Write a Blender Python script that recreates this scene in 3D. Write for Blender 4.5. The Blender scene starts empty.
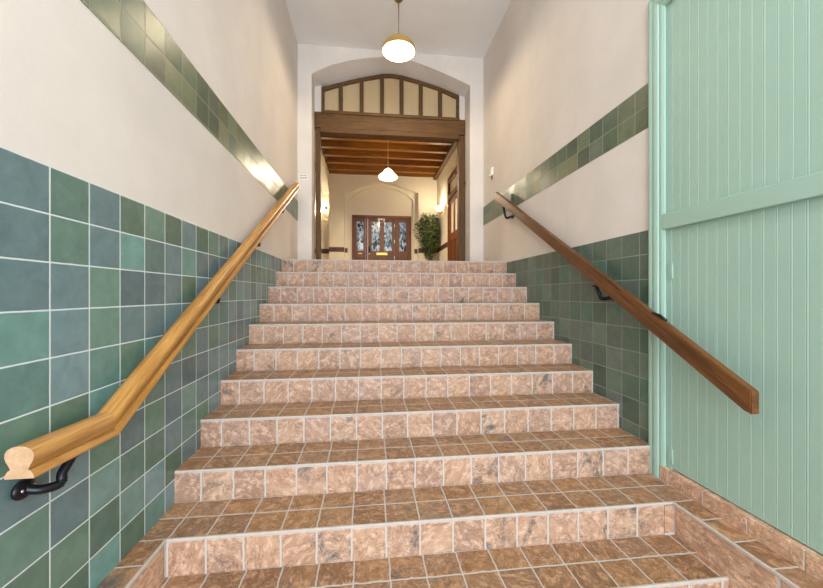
import bpy, bmesh, math, random
from mathutils import Vector, Matrix
random.seed(7)
C = bpy.context.scene.collection
sc = bpy.context.scene
H = 1.575                      # eye height above the entrance floor
PI = math.pi

# ------------------------------------------------------------------ camera, world, lights, exposure
cd = bpy.data.cameras.new('camera'); cam = bpy.data.objects.new('camera', cd); C.objects.link(cam)
cam.location = (0, 0, H); cam.rotation_euler = (PI/2, 0, -0.1172)
cd.sensor_width = 36.0; cd.sensor_fit = 'HORIZONTAL'; cd.lens = 361.05/823*36.0
cd.clip_start = 0.02; cd.clip_end = 200
sc.camera = cam

w = bpy.data.worlds.new('sky'); sc.world = w; w.use_nodes = True
bg = w.node_tree.nodes['Background']
bg.inputs['Color'].default_value = (0.80, 0.91, 1.0, 1); bg.inputs['Strength'].default_value = 1.3

def area(name, loc, rot, sx, sy, e, col):
    l = bpy.data.lights.new(name, 'AREA'); l.shape = 'RECTANGLE'; l.size = sx; l.size_y = sy
    l.energy = e; l.color = col
    o = bpy.data.objects.new(name, l); o.location = loc; o.rotation_euler = rot; C.objects.link(o); return o
# daylight coming in through the open street entrance behind the viewer
area('entrance_daylight', (0.35, -3.0, 2.2), (PI/2+.25, 0, 0), 2.8, 4.2, 205, (0.85, 0.92, 1.0))
# unseen overhead fill, added to brighten walls and treads from above
area('overhead_fill_light', (0.35, -0.7, H+3.48), (0, 0, 0), 1.0, 1.0, 38, (1.0, 0.98, 0.95))

vs = sc.view_settings
vs.view_transform = 'Standard'; vs.look = 'None'; vs.gamma = 1.0; vs.use_curve_mapping = False
vs.exposure = 0.5

# ------------------------------------------------------------------ node helpers
def srgb(r, g, b):
    f = lambda c: (c/255/12.92) if c/255 <= .04045 else ((c/255+.055)/1.055)**2.4
    return (f(r), f(g), f(b), 1)

class NT:
    def __init__(s, name, rough=.6, spec=.5):
        s.m = bpy.data.materials.new(name); s.m.use_nodes = True
        s.t = s.m.node_tree; s.b = s.t.nodes['Principled BSDF']
        s.b.inputs['Roughness'].default_value = rough
        s.b.inputs['Specular IOR Level'].default_value = spec
    def n(s, typ, **kw):
        nd = s.t.nodes.new(typ)
        for k, v in kw.items(): setattr(nd, k, v)
        return nd
    def l(s, a, b): s.t.links.new(a, b)
    def put(s, sock, v):
        if isinstance(v, bpy.types.NodeSocket): s.l(v, sock)
        else: sock.default_value = v
    def math(s, op, a, b=None, c=None, clamp=False):
        nd = s.n('ShaderNodeMath', operation=op); nd.use_clamp = clamp
        s.put(nd.inputs[0], a)
        if b is not None: s.put(nd.inputs[1], b)
        if c is not None: s.put(nd.inputs[2], c)
        return nd.outputs[0]
    def mix(s, f, a, b, blend='MIX'):
        nd = s.n('ShaderNodeMix', data_type='RGBA', blend_type=blend)
        s.put(nd.inputs['Factor'], f); s.put(nd.inputs['A'], a); s.put(nd.inputs['B'], b)
        return nd.outputs['Result']
    def ramp(s, f, stops, interp='LINEAR'):
        nd = s.n('ShaderNodeValToRGB'); cr = nd.color_ramp; cr.interpolation = interp
        while len(cr.elements) < len(stops): cr.elements.new(.5)
        for e, (p, c) in zip(cr.elements, stops): e.position = p; e.color = c if len(c) == 4 else (*c, 1)
        s.put(nd.inputs[0], f); return nd.outputs[0]
    def coord(s, which='Object'): return s.n('ShaderNodeTexCoord').outputs[which]
    def mapping(s, v, loc=(0,0,0), rot=(0,0,0), scale=(1,1,1)):
        nd = s.n('ShaderNodeMapping'); s.l(v, nd.inputs[0])
        nd.inputs[1].default_value = loc; nd.inputs[2].default_value = rot; nd.inputs[3].default_value = scale
        return nd.outputs[0]
    def noise(s, v, scale, detail=3, rough=.5, dist=0, out='Fac'):
        nd = s.n('ShaderNodeTexNoise'); s.l(v, nd.inputs['Vector'])
        nd.inputs['Scale'].default_value = scale; nd.inputs['Detail'].default_value = detail
        nd.inputs['Roughness'].default_value = rough; nd.inputs['Distortion'].default_value = dist
        return nd.outputs[out]
    def bump(s, h, strength=.3, dist=.01):
        nd = s.n('ShaderNodeBump'); nd.inputs['Strength'].default_value = strength; nd.inputs['Distance'].default_value = dist
        s.l(h, nd.inputs['Height']); s.l(nd.outputs[0], s.b.inputs['Normal'])
    def color(s, c): s.put(s.b.inputs['Base Color'], c)

def plaster(name, col, mott=.06, bumpy=.25):
    k = NT(name, .85, .25); v = k.coord()
    n = k.noise(v, 1.7, 5, .6)
    c2 = tuple(x*(1-mott*2) for x in col[:3]) + (1,)
    st = k.noise(k.mapping(v, scale=(1.2, 1.2, .5)), 2.3, 4, .7, 1.5)
    base = k.mix(k.ramp(n, [(.3, (0,0,0)), (.7, (1,1,1))]), c2, col)
    k.color(k.mix(k.ramp(st, [(.58, (0,0,0)), (.75, (.35,.35,.35))]), base, tuple(x*f for x, f in zip(col[:3], (.86,.80,.72)))+(1,)))
    k.bump(k.noise(v, 90, 4, .6), bumpy, .004); return k.m

def plain(name, col, rough=.5, metal=0, spec=.5, mott=.12, scale=8):
    k = NT(name, rough, spec); k.b.inputs['Metallic'].default_value = metal
    n = k.noise(k.coord(), scale, 4)
    k.color(k.mix(n, tuple(x*(1-mott) for x in col[:3])+(1,), tuple(min(1, x*(1+mott)) for x in col[:3])+(1,)))
    k.bump(k.noise(k.coord(), scale*12, 2), .08, .002)
    return k.m

def grid(k, uv, gu, gv, wob=.0):
    """cell id vector, grout mask (1 = grout) and edge distance from a uv in tile units"""
    if wob:
        nz = k.noise(uv, 3.1, 3, .6, out='Color')
        sub = k.n('ShaderNodeVectorMath', operation='SUBTRACT'); k.l(nz, sub.inputs[0]); sub.inputs[1].default_value = (.5,.5,.5)
        mul = k.n('ShaderNodeVectorMath', operation='SCALE'); k.l(sub.outputs[0], mul.inputs[0]); mul.inputs['Scale'].default_value = wob
        add = k.n('ShaderNodeVectorMath', operation='ADD'); k.l(uv, add.inputs[0]); k.l(mul.outputs[0], add.inputs[1]); uvw = add.outputs[0]
    else: uvw = uv
    sp = k.n('ShaderNodeSeparateXYZ'); k.l(uvw, sp.inputs[0])
    ed = []
    for ax, g in ((0, gu), (1, gv)):
        fr = k.math('FRACT', sp.outputs[ax])
        e = k.math('MINIMUM', fr, k.math('SUBTRACT', 1.0, fr))
        ed.append(k.math('DIVIDE', e, g))
    e = k.math('MINIMUM', ed[0], ed[1])
    fl = k.n('ShaderNodeVectorMath', operation='FLOOR'); k.l(uvw, fl.inputs[0])
    wn = k.n('ShaderNodeTexWhiteNoise', noise_dimensions='2D'); k.l(fl.outputs[0], wn.inputs[0])
    mask = k.ramp(e, [(.0, (1,1,1)), (.45, (1,1,1)), (.6, (0,0,0))])      # e = 1 at twice the joint half-width
    return wn, mask, e, fl.outputs[0]

def glazed(name, stops, grout, scale_uv, gw=.022, rough=.22, bumpy=.25, mott=.35, spec=.5):
    k = NT(name, rough, spec)
    uv = k.coord('UV')
    uvm = k.mapping(uv, scale=(*scale_uv, 1))
    wn, mask, e, fl = grid(k, uvm, gw*2, gw*2, .012)
    c = k.ramp(wn.outputs['Value'], stops, 'CONSTANT')
    wn2 = k.n('ShaderNodeTexWhiteNoise', noise_dimensions='2D')
    ad = k.n('ShaderNodeVectorMath', operation='ADD'); k.l(fl, ad.inputs[0]); ad.inputs[1].default_value = (17.3, 5.1, 0); k.l(ad.outputs[0], wn2.inputs[0])
    br = k.math('MULTIPLY_ADD', wn2.outputs['Value'], .45, .76)
    v = k.coord()
    cloud = k.math('MULTIPLY_ADD', k.noise(v, 14, 4, .6, .6), mott*2, 1-mott)
    f = k.math('MULTIPLY', br, cloud)
    vm = k.n('ShaderNodeVectorMath', operation='SCALE'); k.l(c, vm.inputs[0]); k.l(f, vm.inputs['Scale'])
    k.color(k.mix(mask, vm.outputs[0], grout))
    k.l(k.math('MULTIPLY_ADD', mask, .5, rough), k.b.inputs['Roughness'])
    h = k.math('ADD', k.ramp(e, [(.4, (0,0,0)), (1, (1,1,1))]), k.math('MULTIPLY', k.noise(v, 9, 2), .5))
    frc = k.n('ShaderNodeVectorMath', operation='FRACTION'); k.l(uvm, frc.inputs[0])
    off = k.n('ShaderNodeVectorMath', operation='SUBTRACT'); k.l(wn2.outputs['Color'], off.inputs[0]); off.inputs[1].default_value = (.5, .5, .5)
    tl = k.n('ShaderNodeVectorMath', operation='DOT_PRODUCT'); k.l(frc.outputs[0], tl.inputs[0]); k.l(off.outputs[0], tl.inputs[1])
    h = k.math('ADD', h, k.math('MULTIPLY', tl.outputs['Value'], 4.5))
    k.bump(h, bumpy, .004)
    return k.m

def stone(name, stops, grout, gw=(.026,.03), dark=(.11,.095,.09,1), rust=(.40,.215,.125,1), wob=.045, rough=.5):
    k = NT(name, rough, .4)
    uv = k.coord('UV'); v = k.coord()
    wn, mask, e, fl = grid(k, uv, gw[0]*2, gw[1]*2, wob)
    # shift the stone pattern from tile to tile
    sc_ = k.n('ShaderNodeVectorMath', operation='SCALE'); k.l(wn.outputs['Color'], sc_.inputs[0]); sc_.inputs['Scale'].default_value = 40
    ad = k.n('ShaderNodeVectorMath', operation='ADD'); k.l(v, ad.inputs[0]); k.l(sc_.outputs[0], ad.inputs[1]); p = ad.outputs[0]
    base = k.ramp(wn.outputs['Value'], stops)
    # bedding direction differs from tile to tile
    rot = k.n('ShaderNodeVectorRotate', rotation_type='EULER_XYZ'); k.l(p, rot.inputs['Vector'])
    rs_ = k.n('ShaderNodeVectorMath', operation='SCALE'); k.l(wn.outputs['Color'], rs_.inputs[0]); rs_.inputs['Scale'].default_value = 3.0; k.l(rs_.outputs[0], rot.inputs['Rotation'])
    p = rot.outputs[0]; ps = k.mapping(p, scale=(1.7, .7, 1.2))
    n1 = k.noise(ps, 11, 9, .7, .4)
    base = k.mix(k.ramp(n1, [(.46, (0,0,0)), (.64, (.8,.8,.8))]), base, rust)
    n2 = k.noise(ps, 24, 9, .75, .5)
    lite = tuple(min(1, x*1.25+.05) for x in stops[0][1][:3])+(1,)
    base = k.mix(k.ramp(n2, [(.47, (0,0,0)), (.62, (.85,.85,.85))]), base, lite)
    n4 = k.noise(ps, 10, 7, .7, .7)
    vein = k.ramp(k.math('ABSOLUTE', k.math('SUBTRACT', n4, .53)), [(.0, (.8,.8,.8)), (.022, (0,0,0))])
    base = k.mix(vein, base, tuple(x*.45 for x in rust[:3])+(1,))
    n3 = k.noise(ps, 8, 9, .78, .5)
    thr = k.math('MULTIPLY_ADD', wn.outputs['Value'], .20, .50)
    base = k.mix(k.math('MULTIPLY', k.math('SUBTRACT', n3, thr, clamp=True), 8, clamp=True), base, dark)
    k.color(k.mix(mask, base, grout))
    h = k.math('ADD', k.ramp(e, [(.3, (0,0,0)), (1.0, (1,1,1))]), k.math('MULTIPLY', n1, .6))
    k.bump(h, .45, .006)
    k.l(k.math('MULTIPLY_ADD', n2, .25, rough-.12), k.b.inputs['Roughness'])
    return k.m

def wood(name, c1, c2, rot=(0,0,0), scale=(28,1.6,28), rough=.4, knots=.0):
    """grain runs along local Y after the rotation"""
    k = NT(name, rough, .45)
    v = k.mapping(k.mapping(k.coord(), rot=rot), scale=scale)
    n = k.noise(v, 1.0, 6, .65, .8)
    fine = k.noise(k.mapping(k.mapping(k.coord(), rot=rot), scale=(scale[0]*5, scale[1]*2, scale[2]*5)), 1.0, 3, .6)
    f = k.math('ADD', k.math('MULTIPLY', n, .75), k.math('MULTIPLY', fine, .25))
    k.color(k.ramp(f, [(.34, c1), (.5, tuple((a+b)/2 for a, b in zip(c1, c2))), (.66, c2)]))
    k.bump(f, .15, .003)
    return k.m

# ------------------------------------------------------------------ materials
M = {}
M['plaster'] = plaster('wall_plaster', srgb(227, 219, 211))
M['ceiling'] = plaster('ceiling_plaster', srgb(241, 241, 240), .03, .15)
M['hall_plaster'] = plaster('hall_plaster', srgb(228, 219, 198), .03, .1)
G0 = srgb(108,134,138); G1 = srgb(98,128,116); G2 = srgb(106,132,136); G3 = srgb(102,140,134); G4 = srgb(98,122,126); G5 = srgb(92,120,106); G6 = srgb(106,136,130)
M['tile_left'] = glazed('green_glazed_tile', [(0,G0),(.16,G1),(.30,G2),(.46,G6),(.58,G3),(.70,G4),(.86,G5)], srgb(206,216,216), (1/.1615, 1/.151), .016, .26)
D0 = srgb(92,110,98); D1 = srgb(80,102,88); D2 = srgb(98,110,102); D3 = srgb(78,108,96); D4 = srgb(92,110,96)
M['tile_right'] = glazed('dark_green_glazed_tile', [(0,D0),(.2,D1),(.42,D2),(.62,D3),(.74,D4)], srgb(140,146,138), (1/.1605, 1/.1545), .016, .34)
B0 = srgb(106,116,92); B1 = srgb(92,108,88); B2 = srgb(98,108,94); B3 = srgb(112,118,92); B4 = srgb(88,104,88)
M['tile_band'] = glazed('olive_glazed_tile', [(0,B0),(.25,B1),(.45,B2),(.65,B3),(.8,B4)], srgb(160,160,138), (1/.1615, 1/.1375), .012, .32, .4, .35, .28)
GR = srgb(190,184,178)
M['riser'] = stone('riser_stone_tile', [(0,srgb(188,156,132)),(.3,srgb(166,128,104)),(.5,srgb(184,148,120)),(.75,srgb(170,140,124)),(1,srgb(152,120,100))], GR, wob=.06)
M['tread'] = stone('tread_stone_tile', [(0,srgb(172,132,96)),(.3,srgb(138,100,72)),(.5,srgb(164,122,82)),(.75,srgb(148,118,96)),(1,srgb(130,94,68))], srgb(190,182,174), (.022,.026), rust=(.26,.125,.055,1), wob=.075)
M['skirt_stone'] = stone('plinth_stone_tile', [(0,srgb(214,176,146)),(.5,srgb(198,160,130)),(1,srgb(186,150,126))], GR, (.012,.02), rust=(.46,.25,.15,1), wob=.01)
M['grout'] = plain('pale_grout', srgb(188,178,168), .8, mott=.25, scale=30)
M['paint'] = plain('sea_green_paint', srgb(156,186,171), .5, mott=.04, scale=3)
M['oak'] = wood('golden_oak', srgb(138,88,34), srgb(206,154,82), rot=(-math.atan(.5504),0,0), scale=(60,3,60), rough=.3)
M['oak_level'] = wood('golden_oak_level', srgb(146,96,42), srgb(208,158,90), scale=(60,3,60), rough=.3)
M['oak_end'] = wood('oak_end_grain', srgb(176,138,104), srgb(206,170,132), scale=(30,30,30), rough=.6)
M['dark_rail'] = wood('brown_stained_rail', srgb(56,32,14), srgb(128,80,38), rot=(-math.atan(.5504),0,0), scale=(45,2.5,45), rough=.4)
M['screen'] = wood('dark_oak_screen', srgb(62,40,14), srgb(112,76,30), scale=(3,40,40), rough=.65)
M['screen_post'] = wood('dark_oak_post', srgb(60,38,14), srgb(104,70,28), scale=(40,40,3), rough=.65)
M['beam'] = wood('red_brown_beam', srgb(96,56,16), srgb(150,98,38), scale=(2.5,40,40), rough=.45)
M['ceil_board'] = wood('ceiling_board', srgb(112,66,22), srgb(152,98,42), scale=(30,2,30), rough=.5)
M['door_wood'] = wood('mahogany_door', srgb(72,36,8), srgb(122,68,18), scale=(40,40,3), rough=.45)
M['stripe'] = plain('dark_brown_paint', srgb(78,50,38), .5)
M['iron'] = plain('black_iron', srgb(34,34,40), .3, .6)
M['brass'] = plain('brass', srgb(206,168,86), .3, .9)
M['aged_brass'] = plain('aged_brass', srgb(150,128,84), .35, .85)
M['steel'] = plain('steel', srgb(190,190,186), .35, .9)
M['white'] = plain('white_plastic', srgb(235,233,226), .4)
M['paper'] = plain('paper', srgb(238,236,230), .8, mott=.02)
M['ink'] = plain('ink', srgb(60,58,56), .8)
M['cord'] = plain('lamp_cord', srgb(190,176,140), .5)
M['pot'] = plain('dark_pot', srgb(60,48,42), .5)
M['bark'] = plain('bark', srgb(104,86,64), .8, mott=.3, scale=25)
k = NT('pale_floor', .4); k.color(k.mix(k.noise(k.coord(), 3, 4), srgb(150,130,104), srgb(172,150,122))); M['hall_floor'] = k.m
k = NT('leaf_green', .45)
rnd = k.n('ShaderNodeNewGeometry').outputs['Random Per Island']
k.color(k.ramp(rnd, [(0, srgb(40,58,26)), (.5, srgb(66,88,38)), (1, srgb(104,122,62))])); M['leaf'] = k.m
# reeded cream glass of the fanlight
k = NT('reeded_cream_glass', .35); v = k.coord()
k.color(k.mix(k.noise(k.mapping(v, scale=(60,1,1.2)), 1, 3), srgb(214,196,156), srgb(236,222,188)))
k.b.inputs['Transmission Weight'].default_value = .0
tr = k.n('ShaderNodeBsdfTranslucent'); tr.inputs[0].default_value = srgb(232,212,168)
mx = k.n('ShaderNodeMixShader'); mx.inputs[0].default_value = .5
k.l(k.b.outputs[0], mx.inputs[1]); k.l(tr.outputs[0], mx.inputs[2]); k.l(mx.outputs[0], k.t.nodes['Material Output'].inputs[0])
M['reeded'] = k.m
# leaded glass
k = NT('leaded_glass', .12); v = k.mapping(k.coord(), scale=(9, 9, 5))
vo = k.n('ShaderNodeTexVoronoi', feature='DISTANCE_TO_EDGE'); k.l(k.mapping(k.coord(), scale=(7, 1, 4)), vo.inputs['Vector']); vo.inputs['Scale'].default_value = 1
wv = k.n('ShaderNodeTexWave', wave_type='RINGS'); k.l(k.mapping(k.coord(), scale=(3, .01, 2)), wv.inputs['Vector']); wv.inputs['Scale'].default_value = 2.2; wv.inputs['Distortion'].default_value = 5
lead = k.ramp(vo.outputs['Distance'], [(.02, (1,1,1)), (.05, (0,0,0))])
mot = k.noise(k.mapping(k.coord(), scale=(10, .01, 6)), 1, 3, .6, 1.2)
glc = k.ramp(mot, [(.40, srgb(64,76,84)), (.47, srgb(150,164,176)), (.56, srgb(216,224,230)), (.66, srgb(244,246,246))])
k.color(k.mix(k.math('MULTIPLY', lead, .7), glc, srgb(40,44,48)))
k.b.inputs['Metallic'].default_value = 0
tr = k.n('ShaderNodeBsdfTransparent'); k.l(glc, tr.inputs[0])
mx = k.n('ShaderNodeMixShader'); k.l(k.math('MULTIPLY', k.math('SUBTRACT', 1.0, lead), .55), mx.inputs[0])
k.l(k.b.outputs[0], mx.inputs[1]); k.l(tr.outputs[0], mx.inputs[2]); k.l(mx.outputs[0], k.t.nodes['Material Output'].inputs[0])
M['leaded'] = k.m
k = NT('obscured_glass', .3); k.color(k.mix(k.noise(k.coord(), 30, 3), srgb(190,180,158), srgb(222,214,194))); M['obscured'] = k.m
def opal(name, c1, c2, f):
    k = NT(name, .25); k.color(c1)
    tr = k.n('ShaderNodeBsdfTranslucent'); tr.inputs[0].default_value = c2
    mx = k.n('ShaderNodeMixShader'); mx.inputs[0].default_value = f
    k.l(k.b.outputs[0], mx.inputs[1]); k.l(tr.outputs[0], mx.inputs[2]); k.l(mx.outputs[0], k.t.nodes['Material Output'].inputs[0]); return k.m
M['shade_inner'] = opal('lined_shade', srgb(246,232,190), srgb(220,180,96), .06)
M['shade_outer'] = plain('gilt_shade', srgb(196,164,98), .35, .4)
M['opal'] = opal('opal_glass', srgb(250,246,236), srgb(255,244,222), .5)
def glow(name, col, s):
    k = NT(name); k.color(col); k.b.inputs['Emission Color'].default_value = col; k.b.inputs['Emission Strength'].default_value = s; return k.m
M['bulb'] = glow('lit_bulb', (1, .86, .62, 1), 6)

# ------------------------------------------------------------------ mesh helpers (all heights below are relative to the eye, H is added at link time)
def new(): return bmesh.new()
def obj(name, bm, mats, parent=None, smooth=False, loc=None):
    me = bpy.data.meshes.new(name)
    if loc is None: loc = (0, 0, 0)
    bmesh.ops.recalc_face_normals(bm, faces=bm.faces) if not bm.loops.layers.uv.active or True else None
    bm.to_mesh(me); bm.free()
    for m in (mats if isinstance(mats, (list, tuple)) else [mats]): me.materials.append(M[m])
    if smooth:
        for p in me.polygons: p.use_smooth = True
    o = bpy.data.objects.new(name, me); C.objects.link(o)
    if parent is not None: o.parent = parent
    else: o.location = (0, 0, H)
    return o
def tag(o, label, cat, group=None, kind=None):
    o['label'] = label; o['category'] = cat
    if group: o['group'] = group
    if kind: o['kind'] = kind
    return o
def thing(name, label, cat, group=None, kind=None):
    o = bpy.data.objects.new(name, None); C.objects.link(o); o.location = (0, 0, H); o.empty_display_size = .1
    return tag(o, label, cat, group, kind)
def box(bm, x0, x1, y0, y1, z0, z1, bev=0, seg=2, mi=0):
    vs_ = [bm.verts.new((x, y, z)) for z in (z0, z1) for y in (y0, y1) for x in (x0, x1)]
    fs = [bm.faces.new([vs_[i] for i in q]) for q in ((0,2,3,1),(4,5,7,6),(0,1,5,4),(2,6,7,3),(0,4,6,2),(1,3,7,5))]
    for f in fs: f.material_index = mi
    if bev:
        es = list({e for f in fs for e in f.edges})
        bmesh.ops.bevel(bm, geom=es, offset=bev, segments=seg, affect='EDGES', profile=.5)
    return fs
def prism(bm, pts, axis, a, b, mi=0):
    """pts: 2D outline; axis 'x': (y,z), 'y': (x,z), 'z': (x,y)"""
    def mk(p, t): return {'x': (t, p[0], p[1]), 'y': (p[0], t, p[1]), 'z': (p[0], p[1], t)}[axis]
    A = [bm.verts.new(mk(p, a)) for p in pts]; Bv = [bm.verts.new(mk(p, b)) for p in pts]
    n = len(pts); fs = [bm.faces.new(A), bm.faces.new(Bv[::-1])]
    for i in range(n): fs.append(bm.faces.new([A[i], Bv[i], Bv[(i+1) % n], A[(i+1) % n]]))
    for f in fs: f.material_index = mi
    return fs
def lathe(bm, prof, cx, cy, n=32, mi=0, cap=False):
    rings = []
    for r, z in prof:
        rings.append([bm.verts.new((cx+r*math.cos(2*PI*i/n), cy+r*math.sin(2*PI*i/n), z)) for i in range(n)])
    for a, b in zip(rings, rings[1:]):
        for i in range(n):
            f = bm.faces.new([a[i], a[(i+1) % n], b[(i+1) % n], b[i]]); f.material_index = mi; f.smooth = True
    if cap:
        bm.faces.new(rings[0][::-1]).material_index = mi; bm.faces.new(rings[-1]).material_index = mi
def tube(bm, pts, r, n=12, mi=0, cap=True):
    pts = [Vector(p) for p in pts]; rs = r if isinstance(r, (list, tuple)) else [r]*len(pts)
    rings = []; up = Vector((0.31, .2, .93)).normalized()
    for i, p in enumerate(pts):
        d = (pts[min(i+1, len(pts)-1)]-pts[max(i-1, 0)]).normalized()
        u = d.cross(up); u = u.normalized() if u.length > 1e-4 else Vector((1, 0, 0)); v = d.cross(u)
        rings.append([bm.verts.new(p+rs[i]*(u*math.cos(2*PI*j/n)+v*math.sin(2*PI*j/n))) for j in range(n)])
    for a, b in zip(rings, rings[1:]):
        for j in range(n):
            f = bm.faces.new([a[j], a[(j+1) % n], b[(j+1) % n], b[j]]); f.material_index = mi; f.smooth = True
    if cap: bm.faces.new(rings[0][::-1]); bm.faces.new(rings[-1])
def ball(bm, c, r, sc_=(1,1,1), seg=20):
    mt = Matrix.Translation(c) @ Matrix.Diagonal((r*sc_[0], r*sc_[1], r*sc_[2], 1))
    g = bmesh.ops.create_uvsphere(bm, u_segments=seg, v_segments=seg//2, radius=1, matrix=mt)
    for v in g['verts']:
        for f in v.link_faces: f.smooth = True
def loft(bm, secs, close=True, cap=True, smooth=False):
    rs = [[bm.verts.new(p) for p in s] for s in secs]; n = len(rs[0])
    for a, b in zip(rs, rs[1:]):
        for i in range(n if close else n-1):
            f = bm.faces.new([a[i], a[(i+1) % n], b[(i+1) % n], b[i]]); f.smooth = smooth
    if cap: return [bm.faces.new([bm.verts.new(p) for p in secs[0][::-1]]), bm.faces.new([bm.verts.new(p) for p in secs[-1]])]
def smooth_by_angle(bm, lim=.62):
    bm.normal_update()
    for f in bm.faces: f.smooth = len(f.verts) == 4
    for e in bm.edges:
        if len(e.link_faces) == 2 and e.calc_face_angle(0) > lim: e.smooth = False
def uvbox(bm, fn):
    uvl = bm.loops.layers.uv.verify()
    for f in bm.faces:
        for l in f.loops: l[uvl].uv = fn(l.vert.co, f.normal, f)

# ------------------------------------------------------------------ measured geometry
XL, XR = -1.0, 1.703
RUN, RISE = .2911, .1649
Y11, Z11 = 4.3238, .4036
def SY(k): return Y11+RUN*(k-11)
def SZ(k): return Z11+RISE*(k-11)
YE, CEIL, YB = 5.25, 3.53, -2.0
FLOOR = -H

# ------------------------------------------------------------------ shell of the stair hall
bm = new(); box(bm, -3, 3.5, -6, 1.2, FLOOR-.15, FLOOR); 
uvbox(bm, lambda c, n, f: (c.x/.16, c.y/.16))
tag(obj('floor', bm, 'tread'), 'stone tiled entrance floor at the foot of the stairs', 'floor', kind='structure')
bm = new(); box(bm, XL-.25, XR+.25, YB, YE+.6, CEIL, CEIL+.2)
tag(obj('ceiling', bm, 'ceiling'), 'flat off-white plaster ceiling above the staircase', 'ceiling', kind='structure')

wl = obj('wall_left', (lambda b: (box(b, XL-.25, XL, YB, YE+.35, FLOOR, CEIL), b)[1])(new()), 'plaster')
tag(wl, 'white plaster wall with green tiling left of the stairs', 'wall', kind='structure')
bm = new(); box(bm, XL-.02, XL+.002, YB, 4.30, FLOOR, .402)
uvbox(bm, lambda c, n, f: (c.y-1.262+.1615*40, c.z-.402+.151*40))
obj('tile_wainscot', bm, 'tile_left', wl)
bm = new(); box(bm, XL-.02, XL+.002, YB, YE, 1.024, 1.308)
uvbox(bm, lambda c, n, f: (c.y-1.265+.1615*40, c.z-1.308+.1375*40))
obj('tile_band', bm, 'tile_band', wl)

DY0, DY1, DTOP = -.1, 1.905, 1.70           # green door opening
bm = new()
box(bm, XR, XR+.25, 2.0, YE+.35, FLOOR, CEIL)
box(bm, XR, XR+.25, YB, 2.0, DTOP+.06, CEIL)
box(bm, XR, XR+.25, YB, DY0-.09, FLOOR, DTOP+.06)
wr = obj('wall_right', bm, 'plaster'); tag(wr, 'white plaster wall with dark green tiling right of the stairs', 'wall', kind='structure')
bm = new(); box(bm, XR-.002, XR+.02, 2.0, Y11, SZ(1), .392)
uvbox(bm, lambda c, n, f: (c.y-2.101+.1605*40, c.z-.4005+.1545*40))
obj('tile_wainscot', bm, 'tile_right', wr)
bm = new(); box(bm, XR-.002, XR+.02, 2.0, YE, 1.022, 1.297)
uvbox(bm, lambda c, n, f: (c.y-2.101+.1605*40, c.z-1.297+.1375*40))
obj('tile_band', bm, 'tile_band', wr)

# end wall with the wide four-centred opening
JL, JR, YS = -.808, 1.497, 5.58
arch_f = [(JL,3.127),(-.552,3.262),(-.271,3.355),(.0,3.412),(.20,3.44),(.345,3.452),(.50,3.44),(.744,3.385),(1.042,3.287),(1.28,3.20),(JR,3.115)]
arch_b = [(JL,3.10),(-.60,3.165),(-.271,3.27),(.0,3.335),(.20,3.376),(.345,3.388),(.50,3.372),(.777,3.31),(1.102,3.228),(1.30,3.16),(JR,3.09)]
bm = new()
fo = [(XL, CEIL), (XL, Z11)] + [(JL, Z11)] + arch_f + [(JR, Z11)] + [(XR, Z11), (XR, CEIL)]
# front face as strips
def strip(bm, y, flip):
    a = [(XL, 3.127)] ; 
    vb = [bm.verts.new((x, y, z)) for x, z in arch_f if y == YE] if y == YE else [bm.verts.new((x, y, z)) for x, z in arch_b]
    vt = [bm.verts.new((x, y, CEIL)) for x, z in arch_f]
    for i in range(len(vb)-1): bm.faces.new([vb[i], vb[i+1], vt[i+1], vt[i]])
    l0 = bm.verts.new((XL-.2, y, Z11)); l1 = bm.verts.new((XL-.2, y, CEIL)); l2 = bm.verts.new((JL, y, Z11))
    r0 = bm.verts.new((XR+.6, y, Z11)); r1 = bm.verts.new((XR+.6, y, CEIL)); r2 = bm.verts.new((JR, y, Z11))
    bm.faces.new([l0, l2, vb[0], vt[0], l1]); bm.faces.new([r2, r0, r1, vt[-1], vb[-1]])
    return [l2]+vb+[r2], [l1]+vt+[r1]
e0, t0 = strip(bm, YE, 0); e1, t1 = strip(bm, YS, 1)
for i in range(len(e0)-1): bm.faces.new([e0[i], e0[i+1], e1[i+1], e1[i]])
for i in range(len(t0)-1): bm.faces.new([t0[i], t0[i+1], t1[i+1], t1[i]])
we = obj('wall_end', bm, 'plaster'); tag(we, 'white plaster end wall with a wide flattened arch opening', 'wall', kind='structure')
bm = new()      # plaster piers flanking the fanlight and the infill under the arch
box(bm, JL, -.712, YS-.035, YS+.05, 2.735, 3.16); box(bm, 1.408, JR, YS-.035, YS+.05, 2.735, 3.16)
obj('plaster_pier', bm, 'plaster', we)

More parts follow.
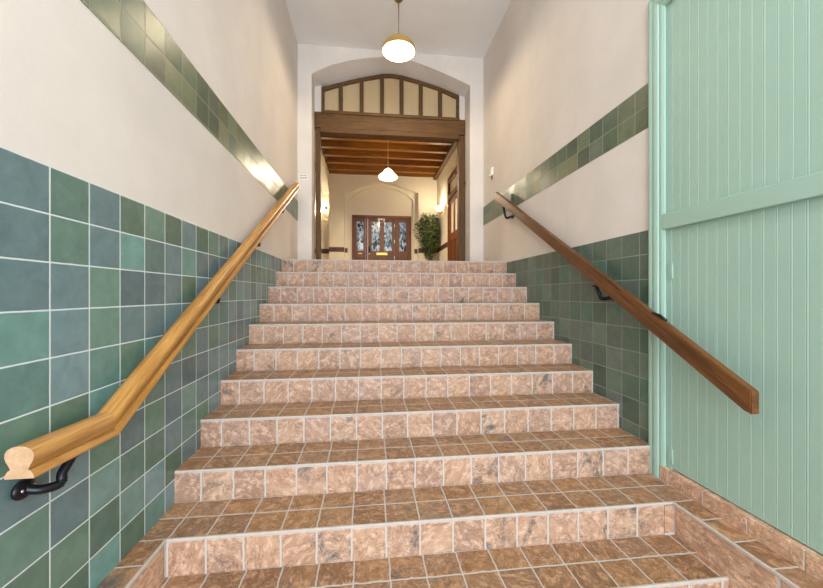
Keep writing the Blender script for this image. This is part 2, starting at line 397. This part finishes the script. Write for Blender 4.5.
# ------------------------------------------------------------------ staircase
st = thing('staircase', 'broad flight of stone tiled steps with pale grout nosings', 'staircase')
NL, NR = -.887, 1.569
def step(k):
    wide = k >= 2
    x0, x1 = (XL+.0025, XR-.0025) if wide else (NL, NR)
    y0, z1, z0 = SY(k), SZ(k), SZ(k-1)
    y1 = SY(k+1)+.002 if k < 11 else YE
    if k == 2: xa, xb = NL, NR
    else: xa, xb = x0, x1
    bm = new(); uvl = bm.loops.layers.uv.verify()
    j = random.uniform(-.012, .012)
    def q(pts, uvs, mi):
        f = bm.faces.new([bm.verts.new(p) for p in pts]); f.material_index = mi
        for l, t in zip(f.loops, uvs): l[uvl].uv = t
    U = lambda x: (x+.878+j)/.1605+k*20+40
    zt = z1-.012
    q([(xa,y0,z0-.002),(xb,y0,z0-.002),(xb,y0,zt),(xa,y0,zt)], [(U(xa),.01+k*7),(U(xb),.01+k*7),(U(xb),.985+k*7),(U(xa),.985+k*7)], 0)
    V = lambda y: (y-y0)/.158+k*9+.02
    ya = y0+.008
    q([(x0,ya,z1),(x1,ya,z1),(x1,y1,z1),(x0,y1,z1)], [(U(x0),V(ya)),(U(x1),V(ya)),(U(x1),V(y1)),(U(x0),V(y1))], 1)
    # body under the tread
    q([(xa,y0,zt),(xb,y0,zt),(xb,ya,z1),(xa,ya,z1)], [(.5,.5)]*4, 0)
    q([(x0,y1,z1),(x1,y1,z1),(x1,y1,FLOOR),(x0,y1,FLOOR)], [(.5,.5)]*4, 0)
    q([(xa,y0,z0),(xa,y1,z0),(xa,y1,z1),(xa,ya,z1),(xa,y0,zt)], [(.5,.5)]*5, 0)
    q([(xb,y0,z0),(xb,y1,z0),(xb,y1,z1),(xb,ya,z1),(xb,y0,zt)], [(.5,.5)]*5, 0)
    me = bpy.data.meshes.new('step'); bm.to_mesh(me); bm.free()
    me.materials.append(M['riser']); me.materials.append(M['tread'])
    o = bpy.data.objects.new('step', me); C.objects.link(o); o.parent = st
    nb = new(); box(nb, xa, xb, y0-.003, y0+.008, z1-.011, z1+.001, .003, 2)
    obj('nosing', nb, 'grout', o)
    return o
for kk in range(0, 11): step(kk)
# top step carries the landing slab
o = step(11)
# plinths flanking the lowest steps
for (x0, x1, ins) in ((XL+.0025, NL, NL), (NR, XR-.0025, NR)):
    bm = new(); box(bm, x0, x1, -.3, SY(2)+.008, FLOOR, SZ(2)); 
    if True:
        bm.normal_update()
        def fu(c, n, f):
            f.material_index = 1 if abs(n.z) > .5 else 0
            if abs(n.z) > .5: return ((c.x-x0)/(x1-x0)*.96+.02, (c.y-1.708)/.155+40.02)
            return ((c.y-SY(2))/.48+20.02, (c.z-SZ(2))/.33+7.98)
        uvbox(bm, fu)
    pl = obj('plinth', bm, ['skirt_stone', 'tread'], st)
    s = 1 if ins < 0 else -1
    nb = new(); box(nb, min(ins-.008*s, ins+.004*s), max(ins-.008*s, ins+.004*s), -.3, SY(2), SZ(2)-.014, SZ(2)+.0015, .003); obj('nosing', nb, 'grout', pl)
    if ins > 0:
        bm = new()
        box(bm, NR-.052, NR+.002, SY(2)-.006, SY(2)+.001, SZ(1), SZ(2)-.012)
        uvbox(bm, lambda c, n, f: ((c.x-NR)/.06+.97, (c.z-SZ(2))/.16+3.99)); obj('corner_tile', bm, 'riser', st)

# stone upstand below the green door
bm = new(); box(bm, XR-.016, XR+.10, DY0-.09, 1.925, FLOOR, -1.0, .002)
bm.normal_update(); uvbox(bm, lambda c, n, f: ((c.y-1.434)/.215+30, (c.z+1.085)/.1+3.0 if abs(n.z) < .5 else 3.5))
tag(obj('trim_1', bm, 'skirt_stone'), 'low stone tiled upstand along the bottom of the green door', 'skirting', kind='structure')

# ------------------------------------------------------------------ green boarded door
gd = thing('door_1', 'tall sea-green boarded door with a beaded frame', 'door', kind='structure')
DX = XR+.012
def boards(x, y0, y1, z0, z1, pitch=.0534):
    """tongue and groove sheet seen from -x, with a bead and a groove at every joint"""
    pr = []; y = y1
    while y > y0+.001:
        e = max(y-pitch, y0)
        pr += [(y, x+.0008), (y-.002, x), (e+.0115, x)]
        if e > y0: pr += [(e+.0100, x+.0007), (e+.0085, x+.0001), (e+.006, x-.0006), (e+.003, x-.0002)]
        y = e
    pr += [(y0, x)]
    pts = [(p[1], p[0]) for p in pr]+[(x+.04, y0), (x+.04, y1)]
    bm = new(); prism(bm, pts, 'z', z0, z1); return bm
obj('leaf', boards(DX, DY0, 1.866, -.992, .378), 'paint', gd)
bm = new(); box(bm, DX-.002, DX+.04, 1.8685, 1.915, -1.0, .378, .002); obj('hanging_stile', bm, 'paint', gd)
obj('upper_panel', boards(DX, DY0, 1.915, .45, DTOP+.01), 'paint', gd)
bm = new(); box(bm, DX-.026, DX+.03, DY0, 1.912, .372, .463, .004); obj('cross_rail', bm, 'paint', gd)
# beaded architrave, one profile run up, across and down
def archit(dist, y_in, y_out):
    pass
prof = [(0,.012),(0,-.010),(.012,-.020),(.030,-.021),(.034,-.030),(.048,-.036),(.060,-.037),(.064,-.028),(.074,-.026),(.084,-.034),(.095,-.036),(.104,-.030),(.108,-.012),(.108,.012)]   # across the frame (0 = opening side), x offset from the wall plane
def mitre(o, px): return px
bm = new()
secs = []
zb = SZ(2)
for (yy, zz, dy, dz) in ((DY1, zb, 1, 0), (DY1, DTOP-.03, 1, 1), (DY0, DTOP-.03, -1, 1), (DY0, zb, -1, 0)):
    secs.append([(XR+px*.62, yy+dy*o_, zz+dz*o_) for o_, px in prof])
loft(bm, secs); obj('frame', bm, 'paint', gd)
for zz in (.13, -.925):
    bm = new(); box(bm, DX-.006, DX+.002, 1.862, 1.892, zz-.042, zz+.042, .001)
    h = obj('hinge', bm, 'paint', gd)
    bm = new(); tube(bm, [(DX-.004, 1.8672, zz-.044), (DX-.004, 1.8672, zz+.044)], .003, 10); obj('hinge_pin', bm, 'paint', h)

# ------------------------------------------------------------------ handrails
def iron_bracket(parent, wx, y, z, rx, ry, rz, s):
    """oval rose on the wall, swan-neck arm, saddle under the rail; s = +1 when the room is towards +x"""
    bm = new(); ball(bm, (wx+.006*s, y, z), .036, (.42, 1.0, .78)); o = obj('bracket', bm, 'iron', parent)
    a = Vector((wx+.012*s, y, z)); b = Vector((rx, ry, rz-.012))
    pts = [a, a+Vector((.03*s, .012, -.010)), a+Vector((.055*s, .045, -.012)), Vector((rx-.004*s, (y+2*ry)/3, z+.3*(rz-z)-.006)), Vector((rx, ry-.006, z+.65*(rz-z))), b]
    # smooth the path
    P = []
    for i in range(len(pts)-1):
        p0, p1, p2, p3 = pts[max(i-1,0)], pts[i], pts[i+1], pts[min(i+2, len(pts)-1)]
        for t in (0, .25, .5, .75):
            P.append(.5*((2*p1)+(p2-p0)*t+(2*p0-5*p1+4*p2-p3)*t*t+(3*p1-p0-3*p2+p3)*t**3))
    P.append(pts[-1])
    bm = new(); tube(bm, P, .0135, 12); obj('arm', bm, 'iron', o)
    bm = new(); box(bm, rx-.017, rx+.017, ry-.035, ry+.035, rz-.016, rz-.003, .003); sd = obj('saddle', bm, 'iron', o)
    for d in (-.018, .018):
        bm = new(); ball(bm, (wx+.019*s, y+d, z+.002), .0055, (.6,1,1), 10); obj('screw', bm, 'steel', o)
hl = thing('handrail', 'golden oak moulded handrail on black iron brackets on the left wall', 'handrail', 'stair handrails')
# moulded profile (across, up): round top, hollow waist, splayed foot
half = [(0,.046),(.010,.0452),(.020,.042),(.029,.036),(.0345,.027),(.0355,.016),(.032,.004),(.026,-.006),(.0225,-.014),(.0225,-.019),(.0275,-.0195),(.0285,-.022),(.033,-.028),(.0352,-.034),(.0352,-.041)]
profL = half+[(-x, z) for x, z in half[::-1] if x > 0]
RX = -.928
A, Bp, T = Vector((RX,1.08,-.453)), Vector((RX,1.402,-.464)), Vector((RX,4.78,-.464+.5504*(4.78-1.402)))
def sect(c, d):      # vertical-ish section plane perpendicular to direction d (mitred)
    return d
th = math.atan(.5504)
def railsec(c, ang, up):   # ang = tilt of the section plane normal from +y, up = scale to keep the height true
    return [(c.x+px, c.y-pz*math.sin(ang)*up, c.z+pz*math.cos(ang)*up) for px, pz in profL]
bm = new(); loft(bm, [railsec(A, 0, 1), railsec(Bp, th/2, 1/math.cos(th/2))], smooth=False, cap=True)
smooth_by_angle(bm)
lv = obj('level_rail', bm, ['oak_level', 'oak_end'], hl)
for p in lv.data.polygons:
    if len(p.vertices) > 4 and p.normal.y < -.5: p.material_index = 1
bm = new(); loft(bm, [railsec(Bp+Vector((0,.0006,.0003)), th/2, 1/math.cos(th/2)), railsec(T, th, 1)], cap=True)
smooth_by_angle(bm)
obj('sloping_rail', bm, 'oak', hl)
def rlz(y): return -.464+.5504*(y-1.402)
iron_bracket(hl, XL+.005, 1.165, -.562, RX, 1.25, -.459-.038, 1)
for y in (2.36, 3.20, 4.07):
    zz = rlz(y)-.041/math.cos(th)
    iron_bracket(hl, XL+(.006 if y < 4 else 0), y-.04, zz-.05, RX, y+.0, zz+.018, 1)

hr = thing('handrail', 'plain brown stained timber handrail crossing the green door on the right', 'handrail', 'stair handrails')
RX2 = 1.612; YA, YZ = 1.337, 4.43
def rz(y): return -.462+.5525*(y-YA)
hh = .0515
bm = new()
sl = .5504
top = [(YA, rz(YA)+hh), (YZ+.00, rz(YZ)+hh), (YZ+.0, rz(YZ)-hh), (YA+.03, rz(YA+.03)-hh), (YA, rz(YA)-hh+.006)]
prism(bm, [(y, z) for y, z in top], 'x', RX2-.021, RX2+.021)
bmesh.ops.bevel(bm, geom=list(bm.edges), offset=.004, segments=2, affect='EDGES')
obj('rail', bm, 'dark_rail', hr)
for yw, drop in ((4.12, .10), (2.33, .055)):
    ry = yw+.07
    iron_bracket(hr, XR-(.005 if yw < 3 else 0), yw, rz(yw)-hh-drop, RX2, ry, rz(ry)-hh*1.12, -1)
bm = new()
y = 1.85; tube(bm, [(RX2-.012, y+.03, rz(y+.03)+hh+.006), (RX2+.004, y-.005, rz(y-.005)+hh+.008), (RX2+.012, y-.045, rz(y-.045)+hh+.006)], [.006,.010,.006], 10)
obj('fixing_bolt', bm, 'iron', hr)

# ------------------------------------------------------------------ timber screen in the arch
ts = thing('timber_screen', 'dark oak screen with seven cream lights over the arch opening', 'screen')
for x0, x1 in ((-.79, -.722), (1.392, 1.486)):
    bm = new(); box(bm, x0, x1, 5.5, 5.62, Z11+.002, 2.47, .006); obj('post', bm, 'screen_post', ts)
bm = new(); box(bm, JL+.006, JR-.004, 5.49, 5.63, 2.478, 2.715, .012); obj('beam', bm, 'screen', ts)
bm = new(); box(bm, -.72, 1.39, 5.475, 5.62, 2.405, 2.476, .008); obj('under_moulding', bm, 'screen', ts)
bm = new(); box(bm, -.70, 1.40, 5.47, 5.62, 2.687, 2.735, .010); obj('sill_moulding', bm, 'screen', ts)
FX0, FX1, FY0, FY1 = -.709, 1.405, 5.53, 5.60
arc = [(FX0,3.10),(-.424,3.19),(-.112,3.285),(.198,3.362),(.345,3.374),(.498,3.362),(.797,3.297),(1.102,3.218),(FX1,3.110)]
th_ = .052
bm = new()
out = [(FX0, 2.735)]+arc+[(FX1, 2.735)]
inn = [(FX0+.045, 2.735)]+[(x+(.045 if i == 0 else -.045 if i == len(arc)-1 else 0), z-th_) for i, (x, z) in enumerate(arc)]+[(FX1-.045, 2.735)]
for i in range(len(out)-1):
    prism(bm, [out[i], out[i+1], inn[i+1], inn[i]], 'y', FY0, FY1)
obj('fanlight_frame', bm, 'screen', ts)
def archz(x):
    for (a, za), (b, zb_) in zip(arc, arc[1:]):
        if a <= x <= b: return za+(zb_-za)*(x-a)/(b-a)
mull = [-.424, -.112, .198, .498, .797, 1.102]
for x in mull:
    bm = new(); z = archz(x)-th_*.6; box(bm, x-.03, x+.03, FY0+.006-.012, FY1-.004, 2.735, z, .006); obj('mullion', bm, 'screen_post', ts)
xs = [FX0]+mull+[FX1]
for a, b in zip(xs, xs[1:]):
    a2, b2 = a+.025, b-.025
    mid = [(.345, archz(.345)-th_*.6)] if a2 < .345 < b2 else []
    bm = new(); prism(bm, [(a2, 2.735), (b2, 2.735), (b2, archz(b2)-th_*.6)]+mid+[(a2, archz(a2)-th_*.6)], 'y', FY0+.03, FY0+.036)
    obj('glass_panel', bm, 'reeded', ts)
bm = new(); tube(bm, [(1.492-.004, 5.48, 1.72), (1.492-.03, 5.455, 1.72), (1.492-.03, 5.45, 1.69)], .008, 10); obj('catch', bm, 'iron', ts)

# ------------------------------------------------------------------ hall beyond
HL, HR, YF, HC = -1.208, 2.127, 11.2, 3.80
bm = new(); box(bm, -2.8, 2.4, YE, 13.5, Z11-.12, Z11); tag(obj('floor_hall', bm, 'hall_floor'), 'floor of the hall beyond the arch', 'floor', kind='structure')
bm = new(); box(bm, -2.8, 2.4, YS, 12, HC+.02, HC+.15); ch = obj('ceiling_hall', bm, 'ceil_board')
tag(ch, 'dark timber boarded ceiling with cross beams in the hall beyond', 'ceiling', kind='structure')
for i in range(-5, 5):
    y = 8.60+.535*i
    bm = new(); box(bm, HL, HR, y, y+.11, 3.655, HC+.02, .006); obj('beam', bm, 'beam', ch)
bm = new(); box(bm, HL, HR, YF-.07, YF, 3.66, HC+.02, .006); obj('beam', bm, 'beam', ch)
bm = new(); box(bm, HR-.12, HR, YS+.05, YF, 3.585, HC+.02, .006); obj('wall_plate', bm, 'screen_post', ch)
bm = new(); box(bm, HL, HL+.06, YS+.05, YF, 3.70, HC+.02, .006); obj('wall_plate', bm, 'screen_post', ch)
# far wall, arched recess with the street door
YD = YF+.30
rec = [(-.752,3.118),(-.52,3.22),(-.25,3.325),(.05,3.425),(.369,3.479),(.70,3.43),(1.02,3.335),(1.30,3.24),(1.539,3.162)]
bm = new()
def fill(bm, y, a, x0, x1, zt):
    vb = [bm.verts.new((x, y, z)) for x, z in a]; vt = [bm.verts.new((x, y, zt)) for x, z in a]
    for i in range(len(a)-1): bm.faces.new([vb[i], vb[i+1], vt[i+1], vt[i]])
    l = [bm.verts.new(p) for p in ((x0,y,Z11),(a[0][0],y,Z11),(x0,y,zt))]; r = [bm.verts.new(p) for p in ((a[-1][0],y,Z11),(x1,y,Z11),(x1,y,zt))]
    bm.faces.new([l[0], l[1], vb[0], vt[0], l[2]]); bm.faces.new([r[0], r[1], r[2], vt[-1], vb[-1]])
    return [l[1]]+vb+[r[0]]
fe = fill(bm, YF, rec, HL, HR+.02, HC+.05)
be = [bm.verts.new((v.co.x, YD, v.co.z)) for v in fe]
for i in range(len(fe)-1): bm.faces.new([fe[i], fe[i+1], be[i+1], be[i]])
box(bm, HL, HL+.001, YF, YD, Z11, HC)                                    # pier return
wf = obj('wall_far', bm, 'hall_plaster'); tag(wf, 'cream end wall of the hall with an arched door recess', 'wall', kind='structure')
# back of the recess: inner arched head round a blind tympanum
bm = new(); box(bm, HL, -.53, YD, YD+.2, Z11, HC); box(bm, 1.341, HR, YD, YD+.2, Z11, HC); box(bm, -.53, 1.341, YD, YD+.2, 2.485, HC)
obj('recess_back', bm, 'hall_plaster', wf)
inner = [(-.63,2.95),(-.43,3.12),(-.18,3.26),(.08,3.345),(.37,3.385),(.66,3.35),(.95,3.27),(1.20,3.14),(1.402,2.97)]
bm = new(); n_ = len(inner); 
o2 = [(-.69,Z11),(-.69,2.98)]+[(x*1.0+(x-.386)*.045, z+.05) for x, z in inner[1:-1]]+[(1.462,3.0),(1.462,Z11)]
i2 = [(-.63,Z11)]+inner+[(1.402,Z11)]
o2 = [(-.752,Z11),(-.752,3.118)]+rec[1:-1]+[(1.539,3.162),(1.539,Z11)]
for i in range(len(i2)-1): prism(bm, [o2[i], o2[i+1], i2[i+1], i2[i]], 'y', YD-.10, YD)
obj('arch_moulding', bm, 'hall_plaster', wf)
# brown dado stripe (pieces on each wall face)
for (x0, x1, y) in ((HL, -.752, YF), (1.539, HR, YF), (-.752+.005, -.66, YD-.10), (1.43, 1.539-.005, YD-.10)):
    bm = new(); box(bm, x0, x1, y-.008, y, 1.287, 1.43, .002); obj('dado_stripe', bm, 'stripe', wf)

bm = new()
box(bm, HR, HR+.2, YS, 8.30, Z11, HC+.05); box(bm, HR, HR+.2, 9.53, YD+.2, Z11, HC+.05); box(bm, HR, HR+.2, 8.30, 9.53, 3.10, HC+.05)
wh = obj('wall_hall_right', bm, 'hall_plaster'); tag(wh, 'cream right wall of the hall beyond with a tall side door', 'wall', kind='structure')
bm = new(); box(bm, HR-.008, HR, 9.60, YF-.01, 1.287, 1.43, .002); obj('dado_stripe', bm, 'stripe', wh)
# left wall with an arched opening to a side passage
bm = new()
oy = [(7.0,Z11),(7.0,3.05),(7.6,3.30),(8.4,3.46),(9.1,3.52),(9.8,3.50),(10.3,3.44),(10.75,3.33),(11.1,3.17),(11.2,3.08)]
vb = [bm.verts.new((HL, y, z)) for y, z in oy[1:]]; vt = [bm.verts.new((HL, y, HC+.05)) for y, z in oy[1:]]
vb2 = [bm.verts.new((HL-.2, y, z)) for y, z in oy[1:]]; vt2 = [bm.verts.new((HL-.2, y, HC+.05)) for y, z in oy[1:]]
for i in range(len(vb)-1):
    bm.faces.new([vb[i], vb[i+1], vt[i+1], vt[i]]); bm.faces.new([vb2[i], vb2[i+1], vt2[i+1], vt2[i]]); bm.faces.new([vb[i], vb[i+1], vb2[i+1], vb2[i]])
box(bm, HL-.2, HL, YS, 7.0, Z11, HC+.05)
tag(obj('wall_hall_left', bm, 'hall_plaster'), 'cream left wall of the hall with an arched side opening', 'wall', kind='structure')
bm = new(); box(bm, -2.8, HL+.001, YD, YD+.2, Z11, HC+.05); box(bm, -2.8, -2.6, YS, YD, Z11, HC+.05); box(bm, -2.8, HL, YS, YS+.1, Z11, HC+.05)
wp = obj('wall_passage', bm, 'hall_plaster'); tag(wp, 'cream wall of the side passage seen past the left post', 'wall', kind='structure')
bm = new(); box(bm, -2.6, HL, YD-.008, YD, 1.26, 1.41, .002); obj('dado_stripe', bm, 'stripe', wp)
bm = new(); box(bm, -2.6, HL, YD-.03, YD, 3.14, 3.18, .004); obj('picture_rail', bm, 'hall_plaster', wp)

# street door with sidelights
fd = thing('door_2', 'mahogany front door with leaded glass lights and sidelights', 'door', kind='structure')
Y0, Y1 = YD-.02, YD+.06
def fr(name, x0, x1, z0, z1, y0=Y0, y1=Y1, mat='door_wood', par=fd, bev=.006):
    bm = new(); box(bm, x0, x1, y0, y1, z0, z1, bev); return obj(name, bm, mat, par)
DT, DBt = 2.485, Z11+.02
fr('frame', -.53, -.455, DBt, DT, Y0-.03); fr('frame', 1.265, 1.341, DBt, DT, Y0-.03); fr('frame_head', -.455, 1.265, DT-.085, DT, Y0-.03)
fr('mullion', -.105, -.04, DBt, DT-.085, Y0-.03); fr('mullion', .80, .865, DBt, DT-.085, Y0-.03)
def panelled(name, x0, x1, lights, zt=DT-.087, gz0=1.365, gz1=2.285):
    bm = new(); xs_ = [x0]+[c for a, b in lights for c in (a, b)]+[x1]
    for i in range(0, len(xs_), 2): box(bm, xs_[i], xs_[i+1], Y0, Y1-.02, DBt, zt, .004)
    for a, b in lights:
        box(bm, a, b, Y0, Y1-.02, gz1, zt); box(bm, a, b, Y0, Y1-.02, 1.12, gz0); box(bm, a, b, Y0, Y1-.02, DBt, DBt+.16); box(bm, a, b, Y0+.03, Y1-.03, DBt+.16, 1.12)
    o = obj(name, bm, 'door_wood', fd)
    for a, b in lights:
        g = new(); box(g, a-.002, b+.002, Y0+.03, Y0+.036, gz0-.002, gz1+.002); obj('leaded_light', g, 'leaded', o)
    return o
panelled('sidelight', -.453, -.107, [(-.385, -.175)]); panelled('sidelight', .867, 1.263, [(.965, 1.175)])
lf = panelled('door_leaf', -.036, .796, [(.085, .335), (.475, .725)])
bm = new(); box(bm, .235, .58, Y0-.012, Y0, 1.232, 1.312, .004); obj('letter_plate', bm, 'brass', lf)
bm = new(); box(bm, -.33, -.215, Y0-.010, Y0, 1.262, 1.288, .003); obj('letter_plate', bm, 'brass', lf)
bm = new(); tube(bm, [(.012, Y0-.005, 1.46), (.012, Y0-.05, 1.46), (.012, Y0-.05, 1.34), (.012, Y0-.005, 1.34)], .016, 10); box(bm, -.02, .045, Y0-.012, Y0, 1.30, 1.50, .004); obj('handle', bm, 'iron', lf)
bm = new(); box(bm, -.005, .025, Y0-.008, Y0, 1.255, 1.285, .003); obj('keyhole', bm, 'brass', lf)
for z in (2.17, 1.66, 1.15):
    bm = new(); box(bm, .79, .81, Y0-.05, Y0-.03, z-.05, z+.05, .003); obj('hinge', bm, 'steel', lf)
fc = bpy.data.curves.new('house_number', 'FONT'); fc.body = '281'; fc.size = .13; fc.extrude = .004; fc.align_x = 'CENTER'; fc.space_character = 1.25; fc.offset = .009
fo_ = bpy.data.objects.new('house_number', fc); C.objects.link(fo_); fo_.parent = lf
fo_.location = (.392, Y0-.008, 2.305); fo_.rotation_euler = (PI/2, 0, 0); fc.materials.append(M['white'])

# tall side door in the hall's right wall
sd = thing('door_3', 'tall brown side door with glazed panels and a transom light', 'door', kind='structure')
def sf(name, y0, y1, z0, z1, mat='door_wood', x0=HR-.03, x1=HR+.08, par=sd):
    bm = new(); box(bm, x0, x1, y0, y1, z0, z1, .005); return obj(name, bm, mat, par)
sf('frame', 9.44, 9.54, Z11, 3.02); sf('frame', 8.29, 8.39, Z11, 3.02); sf('frame_head', 8.29, 9.54, 2.94, 3.10); sf('transom', 8.39, 9.44, 2.50, 2.62)
sf('transom_light', 8.39, 9.44, 2.62, 2.94, 'obscured', HR+.02, HR+.03)
bm = new()
for y0, y1 in ((8.39,8.53),(8.85,8.98),(9.30,9.44)): box(bm, HR, HR+.05, y0, y1, Z11+.01, 2.495, .004)
for y0, y1 in ((8.53,8.85),(8.98,9.30)):
    box(bm, HR, HR+.05, y0, y1, 2.36, 2.495); box(bm, HR, HR+.05, y0, y1, 1.36, 1.58); box(bm, HR, HR+.05, y0, y1, Z11+.01, .60); box(bm, HR+.02, HR+.04, y0, y1, .60, 1.36)
l3 = obj('door_leaf', bm, 'door_wood', sd)
for y0, y1 in ((8.53,8.85),(8.98,9.30)):
    g = new(); box(g, HR+.02, HR+.026, y0, y1, 1.58, 2.36); obj('glass_pane', g, 'obscured', l3)
bm = new(); box(bm, HR-.01, HR, 9.0, 9.2, 1.42, 1.46, .003); obj('letter_plate', bm, 'brass', l3)

# ------------------------------------------------------------------ lamps
def lamp(name, loc, e, col, r=.03):
    l = bpy.data.lights.new(name, 'POINT'); l.energy = e; l.color = col; l.shadow_soft_size = r
    o = bpy.data.objects.new(name, l); C.objects.link(o); o.location = (loc[0], loc[1], loc[2]+H); return o
WARM = (1, .84, .62)
def pendant(label, x, y, top, rim, R_, hgt, kind):
    t = thing('pendant_lamp', label, 'lamp', 'hanging pendant lamps')
    bm = new(); lathe(bm, [(.0,top),(.05,top),(.052,top-.012),(.036,top-.03),(.014,top-.042),(.0,top-.045)], x, y, 24); obj('canopy', bm, 'aged_brass', t)
    zn = rim+hgt
    bm = new(); tube(bm, [(x,y,top-.03),(x,y,zn+.03)], .0055, 8); obj('cord', bm, 'cord' if kind == 'cone' else 'aged_brass', t)
    bm = new(); lathe(bm, [(0,zn+.045),(.012,zn+.045),(.022,zn+.03),(.03,zn+.008),(.044,zn-.006),(.044,zn-.012)], x, y, 24); obj('fitter', bm, 'aged_brass', t)
    if kind == 'dome':
        prof_ = [(.04,zn-.006)]+[(R_*math.sin(a_), rim+(hgt-.006)*math.cos(a_)) for a_ in [i*PI/2/14 for i in range(3, 15)]]
        bm = new(); lathe(bm, prof_, x, y, 48); sh = obj('shade', bm, 'shade_outer', t)
        bm = new(); lathe(bm, [(r_-.006, z_-.006) for r_, z_ in prof_], x, y, 48); obj('lining', bm, 'shade_inner', sh)
        bm = new()
        g = [(R_+.003,rim+.006),(R_+.005,rim),(R_+.002,rim-.008),(R_-.008,rim-.006)]; lathe(bm, g, x, y, 48); obj('rim', bm, 'brass', sh)
        bz = zn-.075
    else:
        prof_ = [(.042,zn),(.075,zn-.035),(.13,zn-.10),(.175,zn-.145),(R_,rim+.04),(R_,rim),(R_-.02,rim-.018),(R_-.05,rim-.022)]
        bm = new(); lathe(bm, prof_, x, y, 40); obj('shade', bm, 'opal', t); bz = zn-.12
    bm = new(); ball(bm, (x,y,bz), .038, (1,1,1.15)); obj('bulb', bm, 'bulb', t)
    return bz
b1 = pendant('gilt domed pendant lamp hanging over the stairs', .352, 4.30, CEIL, 2.90, .20, .165, 'dome')
lamp('pendant_glow', (.352, 4.30, b1-.06), 34, WARM, .05)
b2 = pendant('white conical glass pendant lamp hanging in the hall beyond the arch', .45, 8.6, HC+.02, 2.765, .21, .215, 'cone')
lamp('hall_pendant_glow', (.45, 8.6, b2-.07), 190, WARM, .05)
def sconce(label, x, y, z, dx, dy, e):
    t = thing('wall_sconce', label, 'lamp', 'hall wall sconces')
    bm = new(); ball(bm, (x,y,z-.10), .045, (1 if not dx else .35, 1 if not dy else .35, 1)); obj('back_plate', bm, 'brass', t)
    cx, cy = x+dx*.12, y+dy*.12
    bm = new(); tube(bm, [(x,y,z-.10),(x+dx*.06,y+dy*.06,z-.15),(cx,cy,z-.13),(cx,cy,z-.075)], .011, 10); obj('arm', bm, 'brass', t)
    bm = new(); lathe(bm, [(.03,z-.085),(.062,z-.06),(.088,z-.01),(.098,z+.055)], cx, cy, 28); obj('shade', bm, 'opal', t)
    bm = new(); ball(bm, (cx,cy,z-.005), .034); obj('bulb', bm, 'bulb', t)
    lamp('sconce_glow', (cx, cy, z+.05), e, WARM, .04)
sconce('opal glass wall sconce above the potted tree on the hall right wall', HR, 10.27, 2.47, -1, 0, 40)
sconce('opal glass wall sconce lit in the side passage beside the left post', -1.57, YD, 2.50, 0, -1, 28)

# ------------------------------------------------------------------ potted tree in the hall corner
pt = thing('potted_tree', 'bushy green potted fig tree in the hall corner', 'plant')
px, py = 1.81, 10.72
bm = new(); lathe(bm, [(0,Z11+.002),(.14,Z11+.002),(.17,Z11+.30),(.185,Z11+.32),(.165,Z11+.32),(.15,Z11+.29),(0,Z11+.29)], px, py, 24); obj('pot', bm, 'pot', pt)
bm = new()
for i in range(3):
    a_ = i*2.1; tube(bm, [(px+.03*math.cos(a_),py+.03*math.sin(a_),Z11+.28),(px+.02*math.cos(a_+1.5),py+.02*math.sin(a_+1.5),Z11+.75),(px+.05*math.cos(a_+3),py+.05*math.sin(a_+3),Z11+1.25),(px+.12*math.cos(a_+3),py+.12*math.sin(a_+3),Z11+1.6)], [.02,.016,.012,.006], 8)
obj('trunk', bm, 'bark', pt)
bm = new()
def leaf(p, d, L, W):
    d = d.normalized(); s = d.cross(Vector((random.uniform(-.3,.3), random.uniform(-.3,.3), 1))).normalized(); n = s.cross(d)
    v = [bm.verts.new(q_) for q_ in (p, p+d*L*.45+s*W-n*L*.03, p+d*L-n*L*.12, p+d*L*.45-s*W-n*L*.03, p+d*L*.5+n*L*.05)]
    for a_, b_ in ((0,1),(1,2),(2,3),(3,0)): bm.faces.new([v[a_], v[b_], v[4]])
for i in range(1500):
    z = random.betavariate(1.9, 1.5)
    R_ = .07+.33*min(1, z*1.7)*(1 if z < .8 else max(.25, 1-(z-.8)*3))
    a_ = random.uniform(0, 2*PI); r_ = R_*math.sqrt(random.uniform(.1, 1))
    r_ *= 1+.18*math.sin(3*a_+9*z)
    p = Vector((px+min(r_*math.cos(a_), .27), py+min(r_*math.sin(a_), .34), Z11+.66+z*1.36))
    d = Vector((math.cos(a_+random.uniform(-.9,.9)), math.sin(a_+random.uniform(-.9,.9)), random.uniform(-1.2, .3)))
    L_ = random.uniform(.08,.125)
    d.normalize()
    if (p+d*L_).x > HR-.06: d.x = -abs(d.x)-.5
    if (p+d*L_).y > YF-.03: d.y = -abs(d.y)
    leaf(p, d, L_, random.uniform(.020,.032))
fol = obj('foliage', bm, 'leaf', pt)

# ------------------------------------------------------------------ small wall fittings
ss = thing('motion_sensor', 'small white sensor box on the right wall above the tile band', 'sensor')
bm = new(); box(bm, XR-.03, XR, 4.80, 4.875, 1.635, 1.745, .008); obj('body', bm, 'white', ss)
bm = new(); ball(bm, (XR-.03, 4.862, 1.645), .022, (.9,1,.8), 14); obj('lens', bm, 'white', ss)
bm = new(); tube(bm, [(XR-.012, 4.845, 1.64), (XR-.012, 4.845, 1.59)], .006, 8); obj('cable_stub', bm, 'iron', ss)
nt = obj('paper_notice', (lambda b: (box(b, -.972, -.862, YE-.003, YE, 1.615, 1.69), b)[1])(new()), 'paper')
tag(nt, 'small white notice with two lines of print left of the arch', 'notice')
random.seed(3)
for zz, w_ in ((1.672, .005), (1.645, .004), (1.632, .003)):
    bm = new(); x = -.965
    while x < -.875:
        l = random.uniform(.006, .02); box(bm, x, min(x+l, -.868), YE-.0045, YE-.003, zz-w_, zz+w_); x += l+.005
    obj('print_line', bm, 'ink', nt)
sw = obj('light_switch', (lambda b: (box(b, -1.37, -1.29, YD-.015, YD, 2.63, 2.72, .004), b)[1])(new()), 'ink')
tag(sw, 'small dark switch plate on the passage wall above the sconce', 'switch')
